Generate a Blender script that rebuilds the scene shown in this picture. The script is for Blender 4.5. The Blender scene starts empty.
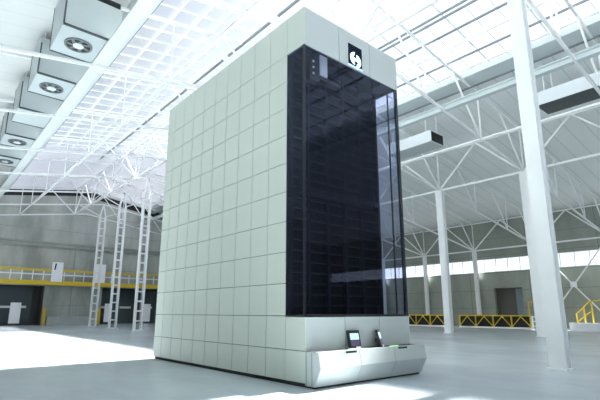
import bpy, bmesh, math, random
from mathutils import Vector, Matrix
random.seed(4)
PI = math.pi
S = bpy.context.scene
COL = S.collection

# ------------------------------------------------------------------ materials
def mat(name, color, rough=0.5, metal=0.0, spec=0.5, noise=None, bump=None, emit=None, estr=0):
    m = bpy.data.materials.new(name); m.use_nodes = True
    nt = m.node_tree; b = nt.nodes['Principled BSDF']
    b.inputs['Base Color'].default_value = (*color, 1)
    b.inputs['Roughness'].default_value = rough
    b.inputs['Metallic'].default_value = metal
    b.inputs['Specular IOR Level'].default_value = spec
    tc = nt.nodes.new('ShaderNodeTexCoord')
    if noise:                      # (scale, amount, second colour, stretch)
        sc, c2, st = noise
        mp = nt.nodes.new('ShaderNodeMapping'); mp.inputs['Scale'].default_value = st
        nt.links.new(tc.outputs['Object'], mp.inputs['Vector'])
        n = nt.nodes.new('ShaderNodeTexNoise'); n.inputs['Scale'].default_value = sc
        n.inputs['Detail'].default_value = 6; n.inputs['Roughness'].default_value = 0.6
        nt.links.new(mp.outputs[0], n.inputs['Vector'])
        r = nt.nodes.new('ShaderNodeValToRGB')
        r.color_ramp.elements[0].position = 0.35; r.color_ramp.elements[0].color = (*color, 1)
        r.color_ramp.elements[1].position = 0.7; r.color_ramp.elements[1].color = (*c2, 1)
        nt.links.new(n.outputs['Fac'], r.inputs['Fac'])
        nt.links.new(r.outputs['Color'], b.inputs['Base Color'])
        m['ramp'] = r.name
    if bump:
        n2 = nt.nodes.new('ShaderNodeTexNoise'); n2.inputs['Scale'].default_value = bump[0]
        nt.links.new(tc.outputs['Object'], n2.inputs['Vector'])
        bp = nt.nodes.new('ShaderNodeBump'); bp.inputs['Strength'].default_value = bump[1]
        nt.links.new(n2.outputs['Fac'], bp.inputs['Height'])
        nt.links.new(bp.outputs[0], b.inputs['Normal'])
    if emit:
        b.inputs['Emission Color'].default_value = (*emit, 1)
        b.inputs['Emission Strength'].default_value = estr
    return m

def add_lines(m, axis, period, width, dark, axis2=None, period2=1, width2=0):
    """procedural joints: darken thin stripes every `period` metres along `axis`"""
    nt = m.node_tree; b = nt.nodes['Principled BSDF']
    tc = nt.nodes.new('ShaderNodeTexCoord'); sx = nt.nodes.new('ShaderNodeSeparateXYZ')
    nt.links.new(tc.outputs['Object'], sx.inputs[0])
    def stripe(ax, per, w):
        d = nt.nodes.new('ShaderNodeMath'); d.operation = 'DIVIDE'; d.inputs[1].default_value = per
        nt.links.new(sx.outputs[ax], d.inputs[0])
        f = nt.nodes.new('ShaderNodeMath'); f.operation = 'FRACT'; nt.links.new(d.outputs[0], f.inputs[0])
        c = nt.nodes.new('ShaderNodeMath'); c.operation = 'LESS_THAN'; c.inputs[1].default_value = w / per
        nt.links.new(f.outputs[0], c.inputs[0]); return c
    c = stripe(axis, period, width)
    if axis2:
        c2 = stripe(axis2, period2, width2)
        mx = nt.nodes.new('ShaderNodeMath'); mx.operation = 'MAXIMUM'
        nt.links.new(c.outputs[0], mx.inputs[0]); nt.links.new(c2.outputs[0], mx.inputs[1]); c = mx
    mix = nt.nodes.new('ShaderNodeMix'); mix.data_type = 'RGBA'
    src = b.inputs['Base Color']
    if src.is_linked: nt.links.new(src.links[0].from_socket, mix.inputs[6])
    else: mix.inputs[6].default_value = src.default_value
    mix.inputs[7].default_value = (*dark, 1)
    nt.links.new(c.outputs[0], mix.inputs[0])
    nt.links.new(mix.outputs[2], b.inputs['Base Color'])

def glass(name, tint, gloss=0.06, rough=0.0, gcol=(1, 1, 1)):
    m = bpy.data.materials.new(name); m.use_nodes = True
    nt = m.node_tree; nt.nodes.remove(nt.nodes['Principled BSDF'])
    out = nt.nodes['Material Output']
    t = nt.nodes.new('ShaderNodeBsdfTransparent'); t.inputs[0].default_value = (*tint, 1)
    g = nt.nodes.new('ShaderNodeBsdfGlossy'); g.inputs[0].default_value = (*gcol, 1); g.inputs['Roughness'].default_value = rough
    lw = nt.nodes.new('ShaderNodeFresnel'); lw.inputs['IOR'].default_value = 1.5
    mx = nt.nodes.new('ShaderNodeMixShader')
    geo = nt.nodes.new('ShaderNodeNewGeometry')      # reflect only on the outer side of each face
    inv = nt.nodes.new('ShaderNodeMath'); inv.operation = 'SUBTRACT'; inv.inputs[0].default_value = 1.0
    nt.links.new(geo.outputs['Backfacing'], inv.inputs[1])
    mul = nt.nodes.new('ShaderNodeMath'); mul.operation = 'MULTIPLY'
    nt.links.new(lw.outputs[0], mul.inputs[0]); nt.links.new(inv.outputs[0], mul.inputs[1])
    m2 = nt.nodes.new('ShaderNodeMath'); m2.operation = 'MULTIPLY'; m2.inputs[1].default_value = gloss
    nt.links.new(mul.outputs[0], m2.inputs[0])
    nt.links.new(m2.outputs[0], mx.inputs[0])
    nt.links.new(t.outputs[0], mx.inputs[1]); nt.links.new(g.outputs[0], mx.inputs[2])
    nt.links.new(mx.outputs[0], out.inputs['Surface'])
    return m

M = {}
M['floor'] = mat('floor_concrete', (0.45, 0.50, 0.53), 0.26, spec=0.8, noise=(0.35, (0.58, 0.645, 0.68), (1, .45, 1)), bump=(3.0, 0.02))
M['concrete'] = mat('raw_concrete', (0.30, 0.315, 0.285), 0.85, noise=(0.3, (0.58, 0.595, 0.555), (1, 1, 0.35)))
add_lines(M['concrete'], 'Z', 2.6, 0.07, (0.33, 0.34, 0.31))
M['concrete_dark'] = mat('weathered_concrete', (0.25, 0.275, 0.245), 0.85, noise=(0.25, (0.38, 0.405, 0.365), (1, 1, .5)))
add_lines(M['concrete_dark'], 'Z', 2.2, 0.06, (0.2, 0.215, 0.195), 'Y', 7.6, .08)
M['concrete_smooth'] = mat('smooth_concrete', (0.42, 0.45, 0.44), 0.8, noise=(0.6, (0.52, 0.55, 0.54), (1, 1, 1)))
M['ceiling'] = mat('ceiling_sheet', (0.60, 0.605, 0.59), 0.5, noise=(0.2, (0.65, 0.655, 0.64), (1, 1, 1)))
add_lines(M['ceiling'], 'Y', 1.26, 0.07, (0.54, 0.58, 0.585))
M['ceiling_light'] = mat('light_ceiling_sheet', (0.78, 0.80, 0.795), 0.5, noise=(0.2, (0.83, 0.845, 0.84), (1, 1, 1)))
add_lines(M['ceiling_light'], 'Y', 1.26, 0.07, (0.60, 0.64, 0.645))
M['steel'] = mat('white_painted_steel', (0.86, 0.87, 0.875), 0.4, noise=(0.8, (0.80, 0.81, 0.82), (1, 1, 1)))
M['bar'] = mat('white_glazing_bar', (0.84, 0.87, 0.90), 0.45)
M['gutter'] = mat('white_gutter', (0.66, 0.70, 0.70), 0.5)
M['grey_steel'] = mat('grey_purlin_steel', (0.22, 0.245, 0.26), 0.5)
M['beam'] = mat('pale_teal_beam', (0.54, 0.60, 0.61), 0.5)
M['panel'] = mat('cladding_panel', (0.56, 0.60, 0.535), 0.42, noise=(0.15, (0.58, 0.62, 0.555), (1, 1, 1)))
M['base'] = mat('light_grey_panel', (0.50, 0.535, 0.525), 0.38)
M['core'] = mat('dark_seam', (0.12, 0.14, 0.135), 0.8)
M['black'] = mat('black_recess', (0.008, 0.009, 0.01), 0.6)
M['darkmetal'] = mat('dark_rack_metal', (0.005, 0.005, 0.007), 0.6, spec=0.08)
M['railmetal'] = mat('rack_guide_metal', (0.015, 0.016, 0.022), 0.6, spec=0.08)
M['hvac'] = mat('grey_duct_sheet', (0.46, 0.51, 0.52), 0.5, noise=(0.6, (0.50, 0.55, 0.56), (1, 1, 1)))
M['hvac_light'] = mat('pale_duct_sheet', (0.66, 0.70, 0.73), 0.5)
M['fan'] = mat('fan_grey', (0.16, 0.18, 0.185), 0.5)
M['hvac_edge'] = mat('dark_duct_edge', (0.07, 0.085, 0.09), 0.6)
M['yellow'] = mat('safety_yellow', (0.72, 0.50, 0.02), 0.5)
M['white'] = mat('white_board', (0.93, 0.94, 0.95), 0.5)
M['door'] = mat('dark_door', (0.055, 0.078, 0.088), 0.4)
M['doorblue'] = mat('blue_grey_door', (0.24, 0.31, 0.36), 0.5)
M['recess'] = mat('recess_wall', (0.12, 0.12, 0.11), 0.8)
M['navy'] = mat('navy_sign', (0.0012, 0.005, 0.024), 0.5, spec=0.08)
M['logo'] = mat('lit_logo', (0.8, 0.9, 1), 0.4, emit=(0.50, 0.80, 1.0), estr=1.25)
M['signglow'] = mat('lit_sign_edge', (0.5, 0.7, 1), 0.4, emit=(0.35, 0.6, 1.0), estr=0.9)
M['screen'] = mat('lit_screen', (0.4, 0.55, 0.6), 0.25, emit=(0.45, 0.62, 0.68), estr=0.55)
M['screendark'] = mat('dark_screen', (0.05, 0.04, 0.08), 0.2, emit=(0.16, 0.12, 0.25), estr=0.25)
M['green'] = mat('green_light', (0.3, 0.8, 0.3), 0.4, emit=(0.45, 0.9, 0.40), estr=0.75)
M['plastic'] = mat('black_plastic', (0.012, 0.013, 0.016), 0.35)
M['sky_glass'] = glass('skylight_glazing', (0.93, 0.955, 0.975), 0.5)
M['win_glass'] = glass('window_glazing', (0.95, 0.97, 0.98), 0.6)
m = glass('milky_roof_sheet', (0.78, 0.79, 0.82), 0.0); nt = m.node_tree
df = nt.nodes.new('ShaderNodeBsdfDiffuse'); df.inputs[0].default_value = (.82, .83, .86, 1)
mx = nt.nodes.new('ShaderNodeMixShader'); mx.inputs[0].default_value = .42
old = nt.nodes['Material Output'].inputs['Surface'].links[0].from_socket
nt.links.new(old, mx.inputs[1]); nt.links.new(df.outputs[0], mx.inputs[2]); nt.links.new(mx.outputs[0], nt.nodes['Material Output'].inputs['Surface'])
M['milky'] = m
M['tint'] = glass('tinted_glass', (0.84, 0.85, 0.90), 0.66, 0.0, (0.62, 0.73, 1.0))

# ------------------------------------------------------------------ geometry helpers
class MB:
    def __init__(s, origin=(0, 0, 0)):
        s.bm = bmesh.new(); s.o = Vector(origin)
    def box(s, x0, x1, y0, y1, z0, z1):
        v = [s.bm.verts.new(Vector((x, y, z)) - s.o) for x in (x0, x1) for y in (y0, y1) for z in (z0, z1)]
        for f in ((0, 1, 3, 2), (4, 6, 7, 5), (0, 4, 5, 1), (2, 3, 7, 6), (0, 2, 6, 4), (1, 5, 7, 3)):
            s.bm.faces.new([v[i] for i in f])
        return s
    def bar(s, p, q, w, h=None, up=(0, 0, 1)):
        h = h or w
        p = Vector(p) - s.o; q = Vector(q) - s.o
        d = (q - p).normalized(); u = Vector(up)
        if abs(d.dot(u)) > 0.99: u = Vector((0, 1, 0))
        a = d.cross(u).normalized(); b = a.cross(d).normalized()
        vs = []
        for c in (p, q):
            for i, j in ((-1, -1), (1, -1), (1, 1), (-1, 1)):
                vs.append(s.bm.verts.new(c + a * (i * w / 2) + b * (j * h / 2)))
        for f in ((0, 1, 2, 3), (7, 6, 5, 4), (0, 4, 5, 1), (1, 5, 6, 2), (2, 6, 7, 3), (3, 7, 4, 0)):
            s.bm.faces.new([vs[i] for i in f])
        return s
    def prism(s, pts, axis, a0, a1):
        """extrude a polygon of 2D points; axis 'X': pts are (y,z); 'Y': (x,z); 'Z': (x,y)"""
        def P(p, a):
            if axis == 'X': v = (a, p[0], p[1])
            elif axis == 'Y': v = (p[0], a, p[1])
            else: v = (p[0], p[1], a)
            return s.bm.verts.new(Vector(v) - s.o)
        A = [P(p, a0) for p in pts]; B = [P(p, a1) for p in pts]
        n = len(pts)
        s.bm.faces.new(A); s.bm.faces.new(B[::-1])
        for i in range(n):
            s.bm.faces.new((A[i], B[i], B[(i + 1) % n], A[(i + 1) % n]))
        return s
    def quadslab(s, pts, t):
        """slab between four points and the same points lowered/raised by vector t"""
        t = Vector(t)
        A = [s.bm.verts.new(Vector(p) - s.o) for p in pts]; B = [s.bm.verts.new(Vector(p) + t - s.o) for p in pts]
        s.bm.faces.new(A); s.bm.faces.new(B[::-1])
        for i in range(4): s.bm.faces.new((A[i], B[i], B[(i + 1) % 4], A[(i + 1) % 4]))
        return s
    def cyl(s, c, r, h, axis='Z', n=32, r2=None):
        r2 = r if r2 is None else r2
        def pt(a, rr, hh):
            u, v = rr * math.cos(a), rr * math.sin(a)
            if axis == 'Z': q = (c[0] + u, c[1] + v, c[2] + hh)
            elif axis == 'Y': q = (c[0] + u, c[1] + hh, c[2] + v)
            else: q = (c[0] + hh, c[1] + u, c[2] + v)
            return s.bm.verts.new(Vector(q) - s.o)
        A = [pt(2 * PI * i / n, r, 0) for i in range(n)]; B = [pt(2 * PI * i / n, r2, h) for i in range(n)]
        s.bm.faces.new(A[::-1]); s.bm.faces.new(B)
        for i in range(n): s.bm.faces.new((A[i], A[(i + 1) % n], B[(i + 1) % n], B[i]))
        return s
    def ring(s, c, r0, r1, h, n=36):
        def pt(a, rr, hh): return s.bm.verts.new(Vector((c[0] + rr * math.cos(a), c[1] + rr * math.sin(a), c[2] + hh)) - s.o)
        L = [[pt(2 * PI * i / n, r, hh) for i in range(n)] for r, hh in ((r0, 0), (r1, 0), (r1, h), (r0, h))]
        for k in range(4):
            A, B = L[k], L[(k + 1) % 4]
            for i in range(n): s.bm.faces.new((A[i], A[(i + 1) % n], B[(i + 1) % n], B[i]))
        return s
    def build(s, name, m, parent=None, bevel=0):
        bmesh.ops.recalc_face_normals(s.bm, faces=s.bm.faces)
        if bevel:
            bmesh.ops.bevel(s.bm, geom=list(s.bm.edges), offset=bevel, segments=2, affect='EDGES', profile=0.6)
        me = bpy.data.meshes.new(name); s.bm.to_mesh(me); s.bm.free()
        me.materials.append(M[m] if isinstance(m, str) else m)
        o = bpy.data.objects.new(name, me); COL.objects.link(o)
        if parent is None: o.location = s.o
        else: o.parent = parent
        return o

def thing(name, loc, label, cat, group=None):
    o = bpy.data.objects.new(name, None); COL.objects.link(o); o.location = loc
    o.empty_display_size = 0.2
    return tag(o, label, cat, group)
def tag(o, label, cat, group=None):
    o['label'] = label; o['category'] = cat
    if group: o['group'] = group
    return o
def structure(o, label=None, cat=None):
    o['kind'] = 'structure'
    if label: o['label'] = label
    if cat: o['category'] = cat
    return o
def dup(root, loc, label, group=None):
    r = root.copy(); COL.objects.link(r); r.location = loc; r['label'] = label
    if group: r['group'] = group
    for ch in list(root.children):
        c = ch.copy(); COL.objects.link(c); c.parent = r
        for g in list(ch.children):
            d = g.copy(); COL.objects.link(d); d.parent = c
    return r

# ------------------------------------------------------------------ hall dimensions (metres)
RX, RZ, SL = 17.3, 19.5, 0.155               # ridge position, ridge height, roof slope
SKL, SKR = 7.6, 27.0                         # skylight edges
SY0, SY1 = -34.0, 48.5                       # skylight ends
WL, WR = -22.0, 56.0                         # side walls
YF, YB = -42.0, 69.5                         # front and back walls
def rz(x): return RZ - SL * abs(x - RX)

# floor
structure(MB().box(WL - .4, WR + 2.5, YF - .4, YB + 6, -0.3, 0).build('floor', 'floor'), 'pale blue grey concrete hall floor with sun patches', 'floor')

# side walls, right one with a window strip and a door recess
ZW0, ZW1 = 6.75, 8.45
b = MB()
DY0, DY1, DZ = 23.85, 27.3, 4.7
b.box(WR, WR + .4, YF, DY0, 0, ZW0); b.box(WR, WR + .4, DY1, YB, 0, ZW0); b.box(WR, WR + .4, DY0, DY1, DZ, ZW0)
b.box(WR, WR + .4, YF, YB, ZW1, rz(WR) - 0.01)
b.box(WR, WR + .4, YF, YF + 2, ZW0, ZW1); b.box(WR, WR + .4, YB - 3, YB, ZW0, ZW1)
structure(b.build('wall_right', 'concrete_dark'), 'grey concrete side wall with a window strip', 'wall')
w = structure(MB((WR, 0, ZW0)).box(WR + .18, WR + .2, YF + 2, YB - 3, ZW0, ZW1).build('window_1', 'win_glass'), 'long strip of bright windows in the right wall', 'window')
fb = MB((WR, 0, ZW0))
fb.box(WR + .1, WR + .28, YF + 2, YB - 3, ZW0, ZW0 + .08).box(WR + .1, WR + .28, YF + 2, YB - 3, ZW1 - .08, ZW1)
fb.build('window_frame', 'steel', w)
y = YF + 2
k = 0
while y < YB - 3:
    if y > -20:
        MB((WR, 0, ZW0)).box(WR + .12, WR + .26, y - .045, y + .045, ZW0 + .08, ZW1 - .08).build('mullion', 'bar', w)
    y += 1.52
structure(MB().box(WL - .4, WL, YF, YB, 0, rz(WL) - .01).build('wall_left', 'concrete'), 'concrete left side wall of the hall', 'wall')
b = MB()                                               # unseen end wall; glazing above the low wall is added for fill daylight
GX0, GX1, GZA, GZB = WL + 1, 42.0, 1.0, 12.6
b.box(WL, WR, YF - .4, YF, 0, GZA); b.box(WL, GX0, YF - .4, YF, GZA, GZB); b.box(GX1, WR, YF - .4, YF, GZA, GZB)
b.prism([(WL, GZB), (WR, GZB), (WR, rz(WR) - .02), (RX, RZ - .02), (WL, rz(WL) - .02)], 'Y', YF - .4, YF)
structure(b.build('wall_front', 'concrete_smooth'), 'unseen concrete end wall behind the viewer, opened for added glazing', 'wall')
w = structure(MB((GX0, YF, GZA)).box(GX0, GX1, YF - .2, YF - .18, GZA, GZB).build('added_fill_window', 'win_glass'), 'added glazing behind the viewer, letting fill daylight onto the tower front', 'window')  # added glazing, brings fill daylight to the tower front
x = GX0
while x <= GX1:
    MB((GX0, YF, GZA)).box(x - .06, x + .06, YF - .3, YF - .1, GZA, GZB).build('mullion', 'bar', w); x += 3.1
for z in (GZA + .06, 4.8, 8.7, GZB - .06):
    MB((GX0, YF, GZA)).box(GX0, GX1, YF - .28, YF - .12, z - .06, z + .06).build('transom', 'bar', w)
# right wall door recess
d = structure(MB((WR, DY0, 0)).box(WR + 1.2, WR + 1.3, DY0 - .3, DY1 + .3, 0, DZ + .1).build('door_1', 'recess'), 'dark door recess in the right wall', 'door')
MB((WR, DY0, 0)).box(WR + 1.0, WR + 1.1, DY0 + .05, DY0 + 1.25, 0, DZ - .1).build('door_leaf', 'doorblue', d)
rb = MB((WR, DY0, 0)); rb.box(WR + .4, WR + 1.3, DY0 - .3, DY0, 0, DZ).box(WR + .4, WR + 1.3, DY1, DY1 + .3, 0, DZ).box(WR + .4, WR + 1.3, DY0 - .3, DY1 + .3, DZ, DZ + .3)
rb.build('door_reveal', 'recess', d)

# back wall with openings under the walkway
OP = [(-6.0, 13.55, 5.25), (21.1, 27.0, 5.25), (27.4, 33.2, 5.25)]
b = MB()
xs = WL
for x0, x1, z in OP:
    b.box(xs, x0, YB, YB + .5, 0, 5.25); xs = x1
b.box(xs, WR, YB, YB + .5, 0, 5.25)
zt = 0.9                                               # dark strip under the roof
b.prism([(WL, 5.25), (WR, 5.25), (WR, rz(WR) - zt), (RX, RZ - zt), (WL, rz(WL) - zt)], 'Y', YB, YB + .5)
structure(b.build('wall_back', 'concrete'), 'tall raw concrete back wall with horizontal joints', 'wall')
b = MB()
for x0, x1 in ((WL, RX), (RX, WR)):
    b.quadslab([(x0, YB + .1, rz(x0) - zt), (x1, YB + .1, rz(x1) - zt), (x1, YB + .1, rz(x1)), (x0, YB + .1, rz(x0))], (0, .3, 0))
structure(b.build('trim_1', 'black'), 'black gap strip between back wall and roof', 'trim')
structure(MB().box(WL, WR, YB - .35, YB, 10.6, 11.3).build('trim_2', 'concrete_dark'), 'projecting concrete ledge along the back wall', 'trim')
structure(MB().box(14.1, 20.6, YB - .6, YB, 0, 1.12).build('trim_3', 'concrete_smooth'), 'pale low plinth between the door openings', 'trim')
structure(MB().box(16.9, 17.5, YB - .25, YB, 1.12, 10.6).build('trim_4', 'concrete'), 'vertical concrete pilaster on the back wall', 'trim')
# recess boxes behind openings with dark doors
for i, (x0, x1, z) in enumerate(OP):
    o = (x0, YB, 0)
    dd = structure(MB(o).box(x0 - .3, x1 + .3, YB + 3.4, YB + 3.6, 0, z + .3).build('door_%d' % (i + 2), 'recess'), 'dark doorway under the yellow walkway', 'door')
    r = MB(o)
    r.box(x0 - .3, x0, YB + .5, YB + 3.4, 0, z + .3).box(x1, x1 + .3, YB + .5, YB + 3.4, 0, z + .3).box(x0, x1, YB + .5, YB + 3.4, z, z + .3)
    r.build('door_reveal', 'recess', dd)
    n = 3 if i == 0 else 2
    L0, L1 = (x0, x1 - .9) if i == 0 else (x0 + .1, x1 - .1)
    for k in range(n):
        a = L0 + (L1 - L0) * k / n; c = L0 + (L1 - L0) * (k + 1) / n - .08
        lf = MB(o).box(a, c, YB + 2.2, YB + 2.32, 0, z - .1).build('door_leaf', 'door', dd)
        # white bars across both leaves
        wbar = (c - a) * .80 if i == 0 else (c - a) * .62
        m0 = (a + c) / 2
        MB(o).box(m0 - wbar / 2, m0 + wbar / 2, YB + 2.12, YB + 2.2, 2.28, 2.58).build('push_bar', 'white', lf)

# ceilings (roof around the skylight)
def slab(name, x0, x1, y0, y1, label):
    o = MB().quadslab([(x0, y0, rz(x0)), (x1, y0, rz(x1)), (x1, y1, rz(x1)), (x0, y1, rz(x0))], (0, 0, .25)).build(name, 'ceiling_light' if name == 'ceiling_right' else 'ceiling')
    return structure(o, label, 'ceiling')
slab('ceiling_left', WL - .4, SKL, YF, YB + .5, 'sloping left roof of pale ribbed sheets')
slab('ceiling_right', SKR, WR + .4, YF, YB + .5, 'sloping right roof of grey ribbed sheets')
for nm, y0, y1 in (('back', SY1, YB + .5), ('front', YF, SY0)):
    o = MB()
    for x0, x1 in ((SKL, RX), (RX, SKR)):
        o.quadslab([(x0, y0, rz(x0)), (x1, y0, rz(x1)), (x1, y1, rz(x1)), (x0, y1, rz(x0))], (0, 0, .25))
    structure(o.build('ceiling_' + nm, 'milky' if nm == 'back' else 'ceiling'), 'roof strip at the %s end of the skylight' % nm, 'ceiling')  # back strip is a translucent sheet that passes daylight to the far end
# gutter beams along the skylight
structure(MB().prism([(6.55, rz(6.55) - .55), (SKL + .03, rz(SKL) - .45), (SKL + .03, rz(SKL) + .08), (6.55, rz(6.55) - .01)], 'Y', YF, YB).build('trim_5', 'gutter'), 'white gutter beam along the left skylight edge', 'trim')
structure(MB().prism([(SKR - .03, rz(SKR) - .3), (SKR + .9, rz(SKR + .9) - .45), (SKR + .9, rz(SKR + .9) - .01), (SKR - .03, rz(SKR) + .08)], 'Y', YF, YB).build('trim_6', 'hvac'), 'pale gutter beam along the right skylight edge', 'trim')
structure(MB().box(SKR + .9, SKR + 1.08, YF, YB, rz(SKR + 1) - .5, rz(SKR + 1) - .03).build('trim_7', 'grey_steel'), 'dark edge strip beside the right gutter', 'trim')
structure(MB().box(SKL, SKL + .18, SY0, SY1, rz(SKL) - .25, rz(SKL) - .02).build('trim_8', 'grey_steel'), 'dark edge strip beside the left gutter', 'trim')

# skylight: two glazed slopes, each with bars as parts
def skylight(name, x0, x1, label, purl, darkset):
    o = MB((x0, 0, rz(x0))).quadslab([(x0, SY0, rz(x0) + .12), (x1, SY0, rz(x1) + .12), (x1, SY1, rz(x1) + .12), (x0, SY1, rz(x0) + .12)], (0, 0, .02)).build(name, 'sky_glass')
    structure(o, label, 'skylight')
    org = (x0, 0, rz(x0))
    for x in purl:
        dk = x in darkset
        MB(org).bar((x, SY0, rz(x) - .02), (x, SY1, rz(x) - .02), .09 if dk else .09, .12 if dk else .10).build('purlin', 'grey_steel' if dk else 'steel', o)
    y = SY0 + .4; k = 0
    while y < SY1:
        big = k % 3 == 0
        if y > -6 or big:
            MB(org).bar((x0, y, rz(x0) + .06), (x1, y, rz(x1) + .06), .10 if big else .05, .07).build('rafter', 'bar', o)
        y += 1.267; k += 1
    return o
skylight('window_2', SKL, RX, 'left glazed slope of the roof skylight', [9.0, 10.4, 11.6, 12.4, 13.9, 15.4, 16.9], ())
skylight('window_3', RX, SKR, 'right glazed slope of the roof skylight', [17.7, 19.4, 21.2, 21.55, 22.85, 24.1, 25.35, 26.6], (21.2, 21.55, 22.85, 25.35))

# ------------------------------------------------------------------ roof steel
GY = [6.4 + 7.6 * k for k in range(-2, 9)]            # truss lines, -8.8 ... 67.2
NX = [15.7 + 6.6 * k for k in range(-4, 7)]           # bottom nodes, -10.7 ... 55.3
DEP, TOP = 4.0, 0.42
def zb(x): return rz(x) - DEP
def zt_(x): return rz(x) - TOP
def make_truss(y, label):
    base = Vector((RX, y, zb(NX[0])))
    t = thing('roof_truss', base, label, 'truss', 'white steel trusses crossing the hall')
    o = (RX, y, base.z)
    for xa, xb in ((NX[0], RX), (RX, NX[-1])):
        MB(o).bar((xa, y, zb(xa)), (xb, y, zb(xb)), .14, .14).build('bottom_chord', 'steel', t)
        MB(o).bar((xa, y, zt_(xa)), (xb, y, zt_(xb)), .14, .14).build('top_chord', 'steel', t)
    for i, x in enumerate(NX):
        if x < 8: continue
        MB(o).bar((x, y, zb(x)), (x, y, zt_(x)), .08).build('vertical_strut', 'steel', t)
        if i < len(NX) - 1:
            m_ = x + 3.3; n_ = NX[i + 1]
            if x < 20: MB(o).bar((x, y, zb(x)), (m_, y, zt_(m_)), .11).build('diagonal_strut', 'steel', t)
            MB(o).bar((m_, y, zt_(m_)), (n_, y, zb(n_)), .11).build('diagonal_strut', 'steel', t)
    return t
ordn = ['nearest the back wall', 'second from the back wall', 'third from the back wall', 'fourth from the back wall', 'fifth from the back wall',
        'sixth from the back wall', 'just behind the tall storage tower', 'above the middle of the storage tower', 'nearest in front of the storage tower',
        'first behind the viewer', 'second behind the viewer']
tr0 = None
for i, y in enumerate(reversed(GY)):
    lab = 'white steel roof truss crossing the hall, ' + ordn[i]
    if tr0 is None: tr0 = make_truss(y, lab)
    else: dup(tr0, (tr0.location.x, y, tr0.location.z), lab)
# longitudinal trusses at the aisle columns and at the right wall
def long_truss(x, label, webs=True):
    y0, y1 = GY[0], GY[-1]
    o = (x, 0, zb(x))
    t = thing('lengthwise_truss', o, label, 'truss')
    MB(o).bar((x, y0, zb(x)), (x, y1, zb(x)), .15, .17).build('bottom_chord', 'steel', t)
    MB(o).bar((x, y0, zt_(x)), (x, y1, zt_(x)), .14, .16).build('top_chord', 'steel', t)
    if webs:
        for i, y in enumerate(GY[:-1]):
            m_ = y + 3.8; n_ = GY[i + 1]
            MB(o).bar((x, y, zb(x)), (x, m_, zt_(x)), .13).build('diagonal_strut', 'steel', t)
            MB(o).bar((x, m_, zt_(x)), (x, n_, zb(x)), .13).build('diagonal_strut', 'steel', t)
    return t
long_truss(35.5, 'white zigzag truss on top of the aisle column line')
long_truss(55.3, 'white zigzag truss along the right concrete wall above the windows')
long_truss(15.7, 'white zigzag truss along the lattice column line under the skylight')
for x, lab in ((28.9, 'thin white tie beam just right of the skylight'), (9.1, 'thin white tie beam near the left skylight edge')):
    tag(MB((x, 0, zb(x))).bar((x, GY[0], zb(x)), (x, GY[-1], zb(x)), .13).build('tie_beam', 'steel'), lab, 'beam')
t = thing('crane_beam', (24.3, 0, 14.4), 'broad pale beam running lengthwise below the right skylight edge', 'beam')
o = (24.3, 0, 14.4)
MB(o).box(24.12, 24.48, -8.8, 67.2, 14.4, 14.46).build('bottom_flange', 'beam', t)
MB(o).box(24.26, 24.34, -8.8, 67.2, 14.46, 14.74).build('web', 'beam', t)
MB(o).box(24.12, 24.48, -8.8, 67.2, 14.74, 14.8).build('top_flange', 'beam', t)
# dark run of tray segments under the left slope
o = (13.7, 0, 18.4)
t = thing('cable_tray', o, 'broken dark line of cable tray under the left skylight slope', 'cable tray')
MB(o).bar((13.7, 0, 18.52), (13.7, 48, 18.52), .05).build('carrier_rail', 'steel', t)
y = 13.2
while y < 46:
    MB(o).box(13.63, 13.77, y, y + 4.7, 18.4, 18.5).build('tray', 'grey_steel', t); y += 5.4

# ------------------------------------------------------------------ columns
def lattice(x, y, label):
    h = zb(x) ; o = (x, y, 0)
    t = thing('lattice_column', o, label, 'column', 'white lattice columns near the back wall')
    for s in (-1, 1):
        MB(o).box(x + s * .34 - .08, x + s * .34 + .08, y - .22, y + .22, .06, h - 1.6).build('upright', 'steel', t)
        MB(o).bar((x + s * .34, y, h - 1.6), (x + s * 3.0, y, zb(x + s * 3)), .10).build('brace', 'steel', t)
        MB(o).bar((x + s * .34, y, h - 1.6), (x, y, h), .16).build('head_strut', 'steel', t)
    z = .9
    while z < h - 1.6:
        MB(o).box(x - .26, x + .26, y - .1, y + .1, z - .07, z + .07).build('rung', 'steel', t); z += .95
    MB(o).box(x - .55, x + .55, y - .35, y + .35, 0, .06).build('base_plate', 'steel', t)
lattice(17.3, 59.6, 'white ladder like lattice column, leftmost and farthest of the three')
lattice(17.2, 52.0, 'white ladder like lattice column, middle of the three')
lattice(17.1, 44.4, 'white ladder like lattice column, nearest the storage tower')
# big white I column at the right
def icol(x, y, wx, wy, h, label, name='steel_column'):
    o = (x, y, 0)
    t = thing(name, o, label, 'column')
    f = .05
    MB(o).box(x - wx / 2, x - wx / 2 + f, y - wy / 2, y + wy / 2, .05, h).build('flange', 'steel', t)
    MB(o).box(x + wx / 2 - f, x + wx / 2, y - wy / 2, y + wy / 2, .05, h).build('flange', 'steel', t)
    MB(o).box(x - wx / 2 + f, x + wx / 2 - f, y - .04, y + .04, .05, h).build('web', 'steel', t)
    MB(o).box(x - wx / 2 - .06, x + wx / 2 + .06, y - wy / 2 - .06, y + wy / 2 + .06, 0, .05).build('base_plate', 'steel', t)
    return t
bc = icol(15.93, 5.85, .42, .52, zb(15.7), 'big white steel column in the right foreground')
icol(35.5, 21.6, .45, .62, zb(35.5), 'white steel column just right of the storage tower')
icol(35.5, 14.0, .45, .62, zb(35.5), 'white steel column seen behind the big foreground column')
icol(35.5, 29.2, .45, .62, zb(35.5), 'white steel aisle column behind the storage tower')
for y, lab in ((44.4, 'slim white wall column far behind the tower'), (36.8, 'slim white wall column left of the nearest aisle column'),
               (29.2, 'slim white wall column right of the nearest aisle column'), (21.6, 'slim white wall column right of the door recess'),
               (14.0, 'slim white wall column right of the cross bracing')):
    icol(55.3, y, .3, .5, zb(55.3), lab, 'wall_column')
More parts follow.
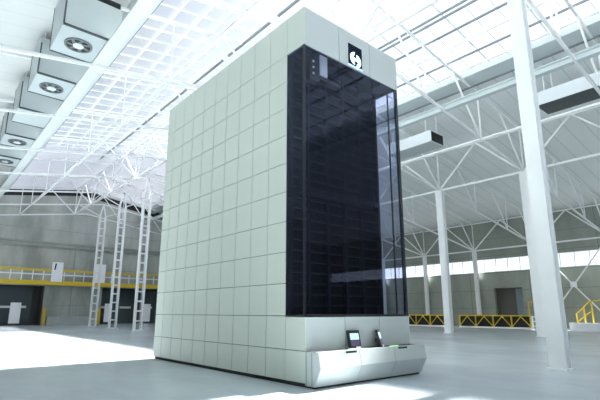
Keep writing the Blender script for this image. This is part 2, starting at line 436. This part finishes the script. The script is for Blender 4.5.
# cross bracing on the right wall
o = (55.2, 17.8, 0)
t = thing('cross_bracing', o, 'white X bracing with centre plate on the right wall', 'bracing')
MB(o).bar((54.95, 21.5, .05), (54.95, 14.1, 9.3), .13).build('brace_rod', 'steel', t)
MB(o).bar((54.82, 21.5, 9.3), (54.82, 14.1, .05), .13).build('brace_rod', 'steel', t)
MB(o).box(54.74, 55.02, 17.5, 18.1, 4.42, 5.02).build('gusset_plate', 'steel', t)

# ------------------------------------------------------------------ ventilation boxes under the roof
def duct_left(y, label, fan=True):
    x0, x1, z0, z1, L = 3.43, 5.93, 14.56, 16.95, 2.75
    o = (x0, y, z0)
    t = thing('ventilation_unit', o, label, 'air unit', 'grey air units along the left roof')
    MB(o).box(x0, x1, y + .3, y + L, z0 + .03, z1).box(x0, x1, y, y + .3, z0 + .03, 16.45).build('casing', 'hvac', t)
    MB(o).box(x0 + .9, x1 - .05, y + .24, y + .32, 16.46, z1 - .02).build('intake_opening', 'black', t)
    for bb in ((x0, x1, y - .02, y + .06, z0, z0 + .1), (x0, x1, y + L - .06, y + L + .02, z0, z0 + .08),
               (x0 - .02, x0 + .05, y - .02, y + .04, z0 + .1, 16.45), (x0 - .02, x0 + .05, y + L - .05, y + L + .02, z0 + .08, z1)):
        MB(o).box(*bb).build('edge_trim', 'hvac_edge', t)
    if fan:
        cx, cy = 4.42, y + 1.38
        f = MB(o).ring((cx, cy, z0 - .03), .54, .63, .06).build('fan_ring', 'fan', t)
        MB(o).cyl((cx, cy, z0 + .005), .57, .02).build('fan_opening', 'black', f)
        MB(o).cyl((cx, cy, z0 - .05), .24, .06).build('fan_hub', 'hvac_light', f)
        for k in range(7):
            a = 2 * PI * k / 7
            MB(o).bar((cx + .22 * math.cos(a), cy + .22 * math.sin(a), z0 - .02), (cx + .50 * math.cos(a + .35), cy + .52 * math.sin(a + .35), z0 - .005), .14, .02).build('fan_blade', 'fan', f)
    # hangers up to the roof
    for yy in (y + .5, y + L - .4):
        MB(o).bar((x0 + .2, yy, z1), (x0 + .2, yy, rz(x0 + .2)), .05).build('hanger', 'steel', t)
for i, (y, f) in enumerate(((20.5, 1), (26.1, 1), (31.7, 0), (37.3, 1), (43.2, 1))):
    duct_left(y, ['nearest grey air unit hanging beside the left gutter', 'second grey air unit beside the left gutter', 'third grey air unit beside the left gutter, without a fan',
                  'fourth grey air unit beside the left gutter', 'farthest grey air unit beside the left gutter'][i], f)
t = thing('support_beam', (5.66, 0, 14.4), 'white support beam running along the left air units', 'beam')
o = (5.66, 0, 14.4)
MB(o).box(5.37, 5.96, -8.8, 66, 14.42, 14.53).build('plate', 'gutter', t)
for y in (4, 11, 18, 25, 30.2, 36, 41.5, 48, 55, 62):
    MB(o).bar((5.94, y, 14.53), (5.94, y, rz(5.94)), .05).build('hanger', 'steel', t)
def duct_right(y, L, label):
    x0, x1, z0, z1 = 28.35, 30.15, 14.52, 15.42
    o = (x0, y, z0)
    t = thing('air_duct_box', o, label, 'air unit', 'grey air ducts along the right roof')
    MB(o).box(x0, x1, y + .06, y + L, z0 + .03, z1).build('casing', 'hvac_light', t)
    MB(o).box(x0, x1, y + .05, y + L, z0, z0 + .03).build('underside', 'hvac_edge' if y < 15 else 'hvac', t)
    r = MB(o)
    r.box(x0, x0 + .06, y, y + .06, z0, z1).box(x1 - .06, x1, y, y + .06, z0, z1).box(x0 + .06, x1 - .06, y, y + .06, z1 - .05, z1).box(x0 + .06, x1 - .06, y, y + .06, z0, z0 + .05)
    r.build('mouth_frame', 'hvac_light', t)
    MB(o).box(x0 + .06, x1 - .06, y + .03, y + .058, z0 + .05, z1 - .05).build('mouth', 'black', t)
    for yy in (y + .5, y + L - .5):
        for xx in (x0 + .15, x1 - .15):
            MB(o).bar((xx, yy, z1), (xx, yy, rz(xx)), .05).build('hanger', 'steel', t)
duct_right(17.65, 4.2, 'pale air duct with open black end right of the tower')
duct_right(5.2, 4.75, 'air duct with dark underside at the right edge behind the big column')

# ------------------------------------------------------------------ yellow walkway on the back wall
o = (WL, 68.0, 5.3)
t = thing('walkway', o, 'yellow edged walkway with railing along the back wall', 'walkway')
MB(o).box(WL + .2, WR - .2, 68.0, YB, 5.55, 5.75).build('deck', 'concrete_smooth', t)
MB(o).box(WL + .2, WR - .2, 67.85, 68.0, 5.3, 5.88).build('edge_beam', 'yellow', t)
MB(o).box(WL + .2, WR - .2, 67.88, 67.96, 7.14, 7.40).build('handrail', 'yellow', t)
MB(o).box(WL + .2, WR - .2, 67.89, 67.95, 6.62, 6.78).build('middle_rail', 'steel', t)
x = 4.0
while x < 50:
    MB(o).box(x - .06, x + .06, 67.88, 67.96, 5.88, 7.16).build('post', 'steel', t); x += 1.27
for x0, x1, z0, z1, lab, mark in ((13.8, 15.15, 5.75, 8.42, 'white notice board with a black mark hung on the walkway railing', True),
                                  (19.45, 20.8, 5.85, 8.5, 'white notice board on the walkway railing behind the lattice column', False)):
    o = (x0, 67.8, z0)
    nb = thing('notice_board', o, lab, 'board')
    MB(o).box(x0, x1, 67.77, 67.85, z0, z1).build('panel', 'white', nb)
    if mark:
        MB(o).prism([(x0 + .26, 7.35), (x0 + .42, 7.35), (x0 + .52, 8.2), (x0 + .34, 8.2)], 'Y', 67.755, 67.77).build('mark', 'black', nb)
# white banners before the dark doors
for x0, x1, lab in ((9.72, 10.95, 'white banner in front of the leftmost dark doorway'), (21.5, 22.2, 'white banner behind the lattice columns'), (27.35, 28.4, 'white banner beside the yellow post next to the tower')):
    o = (x0, 69.0, 0)
    nb = thing('banner_stand', o, lab, 'banner')
    MB(o).box(x0, x1, 68.97, 69.02, .3, 2.95).build('banner', 'white', nb)
    MB(o).box(x0 + .05, x1 - .05, 68.85, 69.15, 0, .06).build('foot', 'core', nb)
    MB(o).box((x0 + x1) / 2 - .04, (x0 + x1) / 2 + .04, 69.02, 69.08, .06, 2.9).build('pole', 'core', nb)
for x, lab in ((13.75, 'yellow guard post left of the low plinth'), (20.85, 'yellow guard post right of the low plinth'), (27.1, 'yellow guard post beside the white banner by the tower')):
    o = (x, 69.2, 0)
    g = thing('guard_post', o, lab, 'post')
    MB(o).box(x - .16, x + .16, 69.05, 69.35, .05, 2.3).build('post', 'yellow', g)
    MB(o).box(x - .25, x + .25, 68.96, 69.42, 0, .05).build('base_plate', 'yellow', g)

# ------------------------------------------------------------------ yellow lattice fences on the right
def fence(y0, y1, n, label):
    x = 49.5; o = (x, y0, 0)
    t = thing('lattice_fence', o, label, 'fence')
    MB(o).box(x - .05, x + .05, y0, y1, 1.30, 1.42).build('top_rail', 'yellow', t)
    MB(o).box(x - .12, x + .12, y0, y1, 0, .16).build('bottom_rail', 'white', t)
    MB(o).box(x + .12, x + .16, y0, y1, .16, 1.30).build('dark_backing', 'black', t)
    p = (y1 - y0) / n
    for i in range(n + 1):
        yy = min(max(y0 + i * p, y0 + .06), y1 - .06)
        MB(o).box(x - .05, x + .05, yy - .06, yy + .06, .16, 1.30).build('post', 'yellow', t)
    for i in range(n):
        a, c = y0 + i * p, y0 + (i + 1) * p
        m_ = (a + c) / 2
        MB(o).bar((x - .02, a + .05, .2), (x - .02, m_, 1.28), .07).build('diagonal', 'yellow', t)
        MB(o).bar((x - .02, m_, 1.28), (x - .02, c - .05, .2), .07).build('diagonal', 'yellow', t)
fence(20.5, 28.7, 4, 'yellow lattice fence between the column and the big foreground column')
fence(30.6, 41.0, 5, 'yellow lattice fence between the tower and the aisle column')
for y, lab in ((29.9, 'white gate post at the gap in the yellow fence'), (20.0, 'white gate frame at the right end of the yellow fence')):
    o = (49.5, y, 0)
    g = thing('gate_post', o, lab, 'post')
    w2 = .12 if y > 25 else .45
    MB(o).box(49.44, 49.56, y - w2, y - w2 + .14, 0, 1.35).build('upright', 'steel', g)
    MB(o).box(49.44, 49.56, y + w2 - .14, y + w2, 0, 1.35).build('upright', 'steel', g)
    if w2 > .2:
        for z in (.25, .75, 1.22):
            MB(o).box(49.46, 49.54, y - w2 + .14, y + w2 - .14, z, z + .1).build('rail', 'steel', g)
# white low wall and yellow stair rails at the far right
structure(MB().box(48.6, 49.0, 9.5, 16.6, 0, .75).build('trim_9', 'white'), 'low white kerb wall at the right edge', 'trim')
o = (50.0, 14.0, 0)
t = thing('stair_railing', o, 'bent yellow stair railing at the far right edge', 'railing')
MB(o).bar((50, 16.4, 1.45), (50, 15.1, 2.75), .1).build('handrail', 'yellow', t)
MB(o).bar((50, 15.1, 2.75), (50, 13.0, 3.0), .1).build('handrail', 'yellow', t)
for y, z in ((16.3, 1.55), (15.6, 2.25), (14.9, 2.75), (13.8, 2.9)):
    MB(o).box(49.94, 50.06, y - .06, y + .06, 0, z).build('post', 'yellow', t)
MB(o).bar((50, 16.3, .8), (50, 14.9, 1.9), .08).build('middle_rail', 'yellow', t)
o = (51.0, 20.2, 0)
t = thing('stair_handrail', o, 'small yellow handrail behind the right end of the fence', 'railing')
MB(o).bar((51, 21.3, 2.85), (51, 19.6, 2.75), .1).build('handrail', 'yellow', t)
for y in (21.2, 20.5, 19.7):
    MB(o).box(50.95, 51.05, y - .05, y + .05, 0, 2.8).build('post', 'yellow', t)

# ------------------------------------------------------------------ the storage tower
X0, X1, Y0, Y1 = 7.49, 11.79, 8.54, 17.62
PZ, H, GZ0, GZ1, GY1 = .845, 10.5, 1.69, 9.31, 9.32
T0 = (X0, Y0, 0)
T = thing('storage_tower', T0, 'tall pale green panelled storage machine with dark glass front in the hall', 'storage machine')
g = .010                                                # half gap between panels
zs = [.10] + [PZ * k for k in range(1, 12)] + [H]
zs[11] = GZ1
ys = [Y0, GY1] + [GY1 + .845 * k for k in range(1, 10)] + [Y1]
core = MB(T0)
RG = 9.86                                              # right glass return reaches deeper
core.box(X0 + .03, X1 - .03, RG + .03, Y1 - .03, .1, H - .03)
core.box(X0 + .03, X1 - .42, GY1 + .06, RG + .03, GZ0, 9.8)
SZ = 9.80                                              # ceiling of the glazed shaft
core.box(X0 + .03, X1 - .03, Y0 + .03, RG + .03, SZ + .03, H - .03)
core.box(X0 + .03, X1 - .03, Y0 + .03, Y0 + .06, GZ1, SZ + .03)
core.box(X0 + .03, X0 + .06, Y0 + .06, GY1, GZ1, SZ + .03)
core.box(X1 - .06, X1 - .03, Y0 + .06, RG, GZ1, SZ + .03)
core.box(X0 + .03, X1 - .03, Y0 + .03, RG + .03, .1, GZ0 - .03)
core.build('inner_frame', 'core', T)
MB(T0).box(X0 + .06, X1 - .06, Y0 + .06, Y1 - .06, 0, .1).build('plinth', 'black', T)
def cladding(faces, name, m):
    b = MB(T0)
    for f in faces: b.box(*f)
    return b.build(name, m, T)
left, right = [], []
for j in range(len(ys) - 1):
    for i in range(len(zs) - 1):
        if j == 0 and GZ0 - .01 < zs[i] < GZ1 - .01: continue
        if i == 0 and j == 0: pass
        a = (ys[j] + (g if j else 0), ys[j + 1] - g, zs[i] + (g if i else 0), zs[i + 1] - (g if i < 11 else 0))
        left.append((X0, X0 + .03, *a))
        if j == 1 and GZ0 - .01 < zs[i] < GZ1 - .01: a = (RG, a[1], a[2], a[3])
        right.append((X1 - .03, X1, *a))
cladding(left, 'side_cladding', 'panel'); cladding(right, 'side_cladding', 'panel')
back = []
xsb = [X0 + .03, X0 + 1.43, X0 + 2.87, X1 - .03]
for j in range(3):
    for i in range(len(zs) - 1):
        back.append((xsb[j] + g, xsb[j + 1] - g, Y1 - .03, Y1, zs[i] + g, zs[i + 1] - g))
cladding(back, 'rear_cladding', 'panel')
MB(T0).box(X0, X1, Y0, Y1, H, H + .03).build('top_cover', 'panel', T)
fas, bas = [], []
for j in range(3):
    a = X0 + .03 if j == 0 else xsb[j] + g
    c = X1 - .03 if j == 2 else xsb[j + 1] - g
    fas.append((a, c, Y0, Y0 + .03, GZ1, H)); bas.append((a, c, Y0, Y0 + .03, .1, GZ0))
cladding(fas, 'fascia', 'base'); cladding(bas, 'base_panel', 'base')
MB(T0).box(X0 + .03, X1 - .03, Y0 + .03, RG, SZ, SZ + .03).build('soffit', 'darkmetal', T)
MB(T0).box(X0, X1, Y0, GY1, GZ0 - .03, GZ0 + .03).box(X1 - .4, X1, GY1, RG, GZ0 - .03, GZ0 + .03).build('sill', 'plastic', T)
# glass: front and two returns
fg = MB(T0).box(X0 + .02, X1 - .02, Y0, Y0 + .015, GZ0 + .03, GZ1).build('front_glass', 'tint', T)
MB(T0).box(X0, X0 + .015, Y0 + .02, GY1, GZ0 + .03, GZ1).build('side_glass', 'tint', T)
MB(T0).box(X1 - .015, X1, Y0 + .02, RG, GZ0 + .03, GZ1).build('side_glass', 'tint', T)
# slim corner posts and glass joints
for x in (X0 + .03, X1 - .03):
    MB(T0).box(x - .03 if x < 9 else x - .10, x + .03, Y0 + .015, Y0 + .075, GZ0 + .03, GZ1).build('corner_post', 'plastic', T)
for x in (X1 - .03,):
    MB(T0).box(x - .02, x + .02, Y0 + .40, Y0 + .44, GZ0 + .03, GZ1).build('glass_joint', 'plastic', T)
for x in (xsb[1], xsb[2]):
    MB(T0).box(x - .012, x + .012, Y0 + .016, Y0 + .03, GZ0 + .03, GZ1).build('glass_joint', 'darkmetal', T)
# rack behind the glass
rk = MB(T0).box(X0 + .02, X1 - .40, GY1 + .0, GY1 + .06, GZ0, SZ).build('rack_back', 'darkmetal', T)
for x in (X0 + .10, X0 + .75, X0 + 1.5, X0 + 2.25, X0 + 3.0, X0 + 3.84):
    MB(T0).box(x - .05, x + .05, GY1 - .14, GY1, GZ0 + .03, GZ1 - .02).build('guide_rail', 'railmetal', rk)
z = GZ0 + .25
k = 0
while z < GZ1 - .15:
    MB(T0).box(X0 + .15, X1 - .46, GY1 - .10, GY1 - .0, z, z + .05).build('tray', 'railmetal', rk)
    z += .30; k += 1
# lift carriage seen behind the upper glass
lc = MB(T0).box(X0 + .25, X0 + 3.4, GY1 - .46, GY1 - .14, 5.05, 5.2).build('lift_carriage', 'railmetal', T)
for x in (X0 + .3, X0 + 3.3):
    MB(T0).box(x, x + .06, GY1 - .40, GY1 - .2, 5.2, 6.0).build('carriage_arm', 'railmetal', lc)
MB(T0).box(X0 + 1.08, X0 + 1.38, GY1 - .30, GY1 - .24, 8.93, 9.62).build('sky_gleam_box', 'white', T)  # white box standing in for a gleam of bright sky behind the glass
dc = MB(T0).box(X0 + .58, X0 + .98, GY1 - .36, GY1 - .15, 8.6, 9.78).build('drive_column', 'plastic', T)
for z in (8.8, 9.0, 9.2):
    MB(T0).box(X0 + .70, X0 + .76, GY1 - .375, GY1 - .36, z, z + .06).build('marker', 'white', dc)
MB(T0).box(X0 + 1.0, X0 + 1.9, GY1 - .38, GY1 - .15, 8.72, 8.84).build('drive_beam', 'plastic', T)
# sign with lit logo
sg = MB(T0).box(9.33, 9.95, Y0 - .025, Y0, 9.40, 10.12).build('sign', 'navy', T)
MB(T0).box(9.31, 9.97, Y0 - .02, Y0, 9.365, 9.40).build('lit_edge', 'signglow', sg)
# two interlocking halves of a disc with a thin diagonal gap
cx, cz, R = 9.64, 9.63, .205
def half(sgn):
    out = []
    n = 18
    for i in range(n + 1):
        a = math.radians(62) + math.radians(236) * i / n if sgn < 0 else math.radians(-118) + math.radians(236) * i / n
        out.append((cx + sgn * .035 + R * math.cos(a), cz - sgn * .035 + R * math.sin(a)))
    return out
def crescent(sgn):
    # outer arc + inner notch: a fat C opening away from its partner at one end
    base = 180 if sgn < 0 else 0
    o_, i_ = [], []
    for k in range(19):
        a = math.radians(base - 92 + 184 * k / 18)
        o_.append((cx + sgn * .045 + R * math.cos(a), cz - sgn * .03 + R * 1.05 * math.sin(a)))
    for k in range(13):
        a = math.radians(base + 92 - 184 * k / 12)
        i_.append((cx + sgn * .055 + .06 * math.cos(a), cz - sgn * .03 + .11 * math.sin(a)))
    return o_ + i_
for sgn in (-1, 1):
    MB(T0).prism(crescent(sgn), 'Y', Y0 - .032, Y0 - .024).build('logo_arc', 'logo', sg)
MB(T0).bar((cx - .12, Y0 - .029, cz + .02), (cx + .12, Y0 - .029, cz - .02), .01, .085).build('logo_bar', 'logo', sg)
# counter in three sections
prof = [(Y0, .05), (8.20, .05), (7.98, .47), (8.06, .85), (8.14, .85), (8.14, .83), (Y0, .83)]
cs = [X0, 8.93, 10.34, X1]
for i in range(3):
    sec = MB(T0).prism(prof, 'X', cs[i] + (.008 if i else 0), cs[i + 1] - (.008 if i < 2 else 0)).build('counter_section', 'base', T)
    MB(T0).box(cs[i] + .02, cs[i + 1] - .02, 8.15, Y0, .83, .838).build('counter_top', 'black', sec)
    if i != 1:
        a = 8.42 if i == 0 else 10.55
        MB(T0).box(a, a + .40, 8.045, 8.075, .775, .828).build('grip_slot', 'black', sec)
MB(T0).box(X0 + .05, X1 - .05, 8.24, Y0 + .06, 0, .05).build('counter_plinth', 'black', T)
for yy in (8.50, 8.29):                                # narrow joints on the side of the counter
    MB(T0).box(X0 - .004, X0 + .01, yy - .008, yy + .008, .06, .84).build('joint_strip', 'core', T)
# terminals
def terminal(x, yaw, tilt, label):
    tm = thing_part = bpy.data.objects.new('control_terminal', None)
    bm_ = MB(); bm_.box(-.19, .19, -.025, .025, 0, .52)
    Rm = Matrix.Translation(Vector((x - X0, 8.32 - Y0, .80))) @ Matrix.Rotation(yaw, 4, 'Z') @ Matrix.Rotation(tilt, 4, 'X')
    def fin(b, name, m, parent):
        bmesh.ops.transform(b.bm, matrix=Rm, verts=b.bm.verts)
        o_ = b.build(name, m, parent); return o_
    bpy.data.objects.remove(tm)
    hs = fin(bm_, 'control_terminal', 'plastic', T)
    fin(MB().box(-.13, .15, -.032, -.025, .27, .44), 'screen', 'screen', hs)
    fin(MB().box(-.13, .15, -.031, -.025, .10, .25), 'keypad', 'screendark', hs)
    fin(MB().box(.02, .17, -.034, -.025, .0, .09), 'label_card', 'white', hs)
    fin(MB().box(-.05, .05, .025, .12, .05, .3), 'bracket', 'plastic', hs)
    return hs
terminal(9.08, math.radians(-12), math.radians(-14), None)
terminal(10.19, math.radians(31), math.radians(-16), None)
MB(T0).box(8.60, 9.00, 8.07, 8.14, .85, .875).build('status_light', 'green', T)
MB(T0).box(10.25, 10.62, 8.10, 8.14, .85, .87).build('status_light', 'green', T)

# ------------------------------------------------------------------ light
sun = bpy.data.lights.new('sun', 'SUN'); sun.energy = 25.0; sun.angle = math.radians(1.8); sun.color = (1, 0.97, 0.93)
so = bpy.data.objects.new('sun', sun); COL.objects.link(so)
d = Vector((1.0, 0.02, 1.02)).normalized()
so.rotation_euler = (-d).to_track_quat('-Z', 'Y').to_euler(); so.location = (60, 10, 60)
W = bpy.data.worlds.new('sky'); S.world = W; W.use_nodes = True
nt = W.node_tree; bg = nt.nodes['Background']
tc = nt.nodes.new('ShaderNodeTexCoord')
n = nt.nodes.new('ShaderNodeTexNoise'); n.inputs['Scale'].default_value = 2.2; n.inputs['Detail'].default_value = 5
nt.links.new(tc.outputs['Generated'], n.inputs['Vector'])
r = nt.nodes.new('ShaderNodeValToRGB')
r.color_ramp.elements[0].position = .38; r.color_ramp.elements[0].color = (.74, .84, 1.0, 1)
r.color_ramp.elements[1].position = .62; r.color_ramp.elements[1].color = (.95, .97, 1.0, 1)
nt.links.new(n.outputs['Fac'], r.inputs['Fac']); nt.links.new(r.outputs[0], bg.inputs['Color'])
sx = nt.nodes.new('ShaderNodeSeparateXYZ'); nt.links.new(tc.outputs['Generated'], sx.inputs[0])
mr = nt.nodes.new('ShaderNodeMapRange'); mr.interpolation_type = 'SMOOTHSTEP'      # brighter towards the sun
mr.inputs['From Min'].default_value = .15; mr.inputs['From Max'].default_value = .75
mr.inputs['To Min'].default_value = .58; mr.inputs['To Max'].default_value = 1.3
nt.links.new(sx.outputs[0], mr.inputs['Value']); nt.links.new(mr.outputs[0], bg.inputs['Strength'])

# ------------------------------------------------------------------ camera
cam = bpy.data.cameras.new('camera'); co = bpy.data.objects.new('camera', cam); COL.objects.link(co)
pitch, yaw = 0.218630, 0.709121
fw = Vector((math.sin(yaw) * math.cos(pitch), math.cos(yaw) * math.cos(pitch), math.sin(pitch)))
rt = Vector((math.cos(yaw), -math.sin(yaw), 0)); up = rt.cross(fw)
co.matrix_world = Matrix(((rt.x, up.x, -fw.x, 0), (rt.y, up.y, -fw.y, 0), (rt.z, up.z, -fw.z, 1.8), (0, 0, 0, 1)))
cam.sensor_width = 36; cam.sensor_fit = 'HORIZONTAL'; cam.lens = 443.35 * 36 / 600
cam.shift_y = 13.08 / 600; cam.clip_end = 500
S.camera = co
S.view_settings.view_transform = 'Standard'; S.view_settings.look = 'None'
S.view_settings.exposure = 0.5; S.view_settings.gamma = 1
try: S.view_settings.use_curve_mapping = False
except Exception: pass
S.cycles.diffuse_bounces = 6; S.cycles.transparent_max_bounces = 16; S.cycles.max_bounces = 12
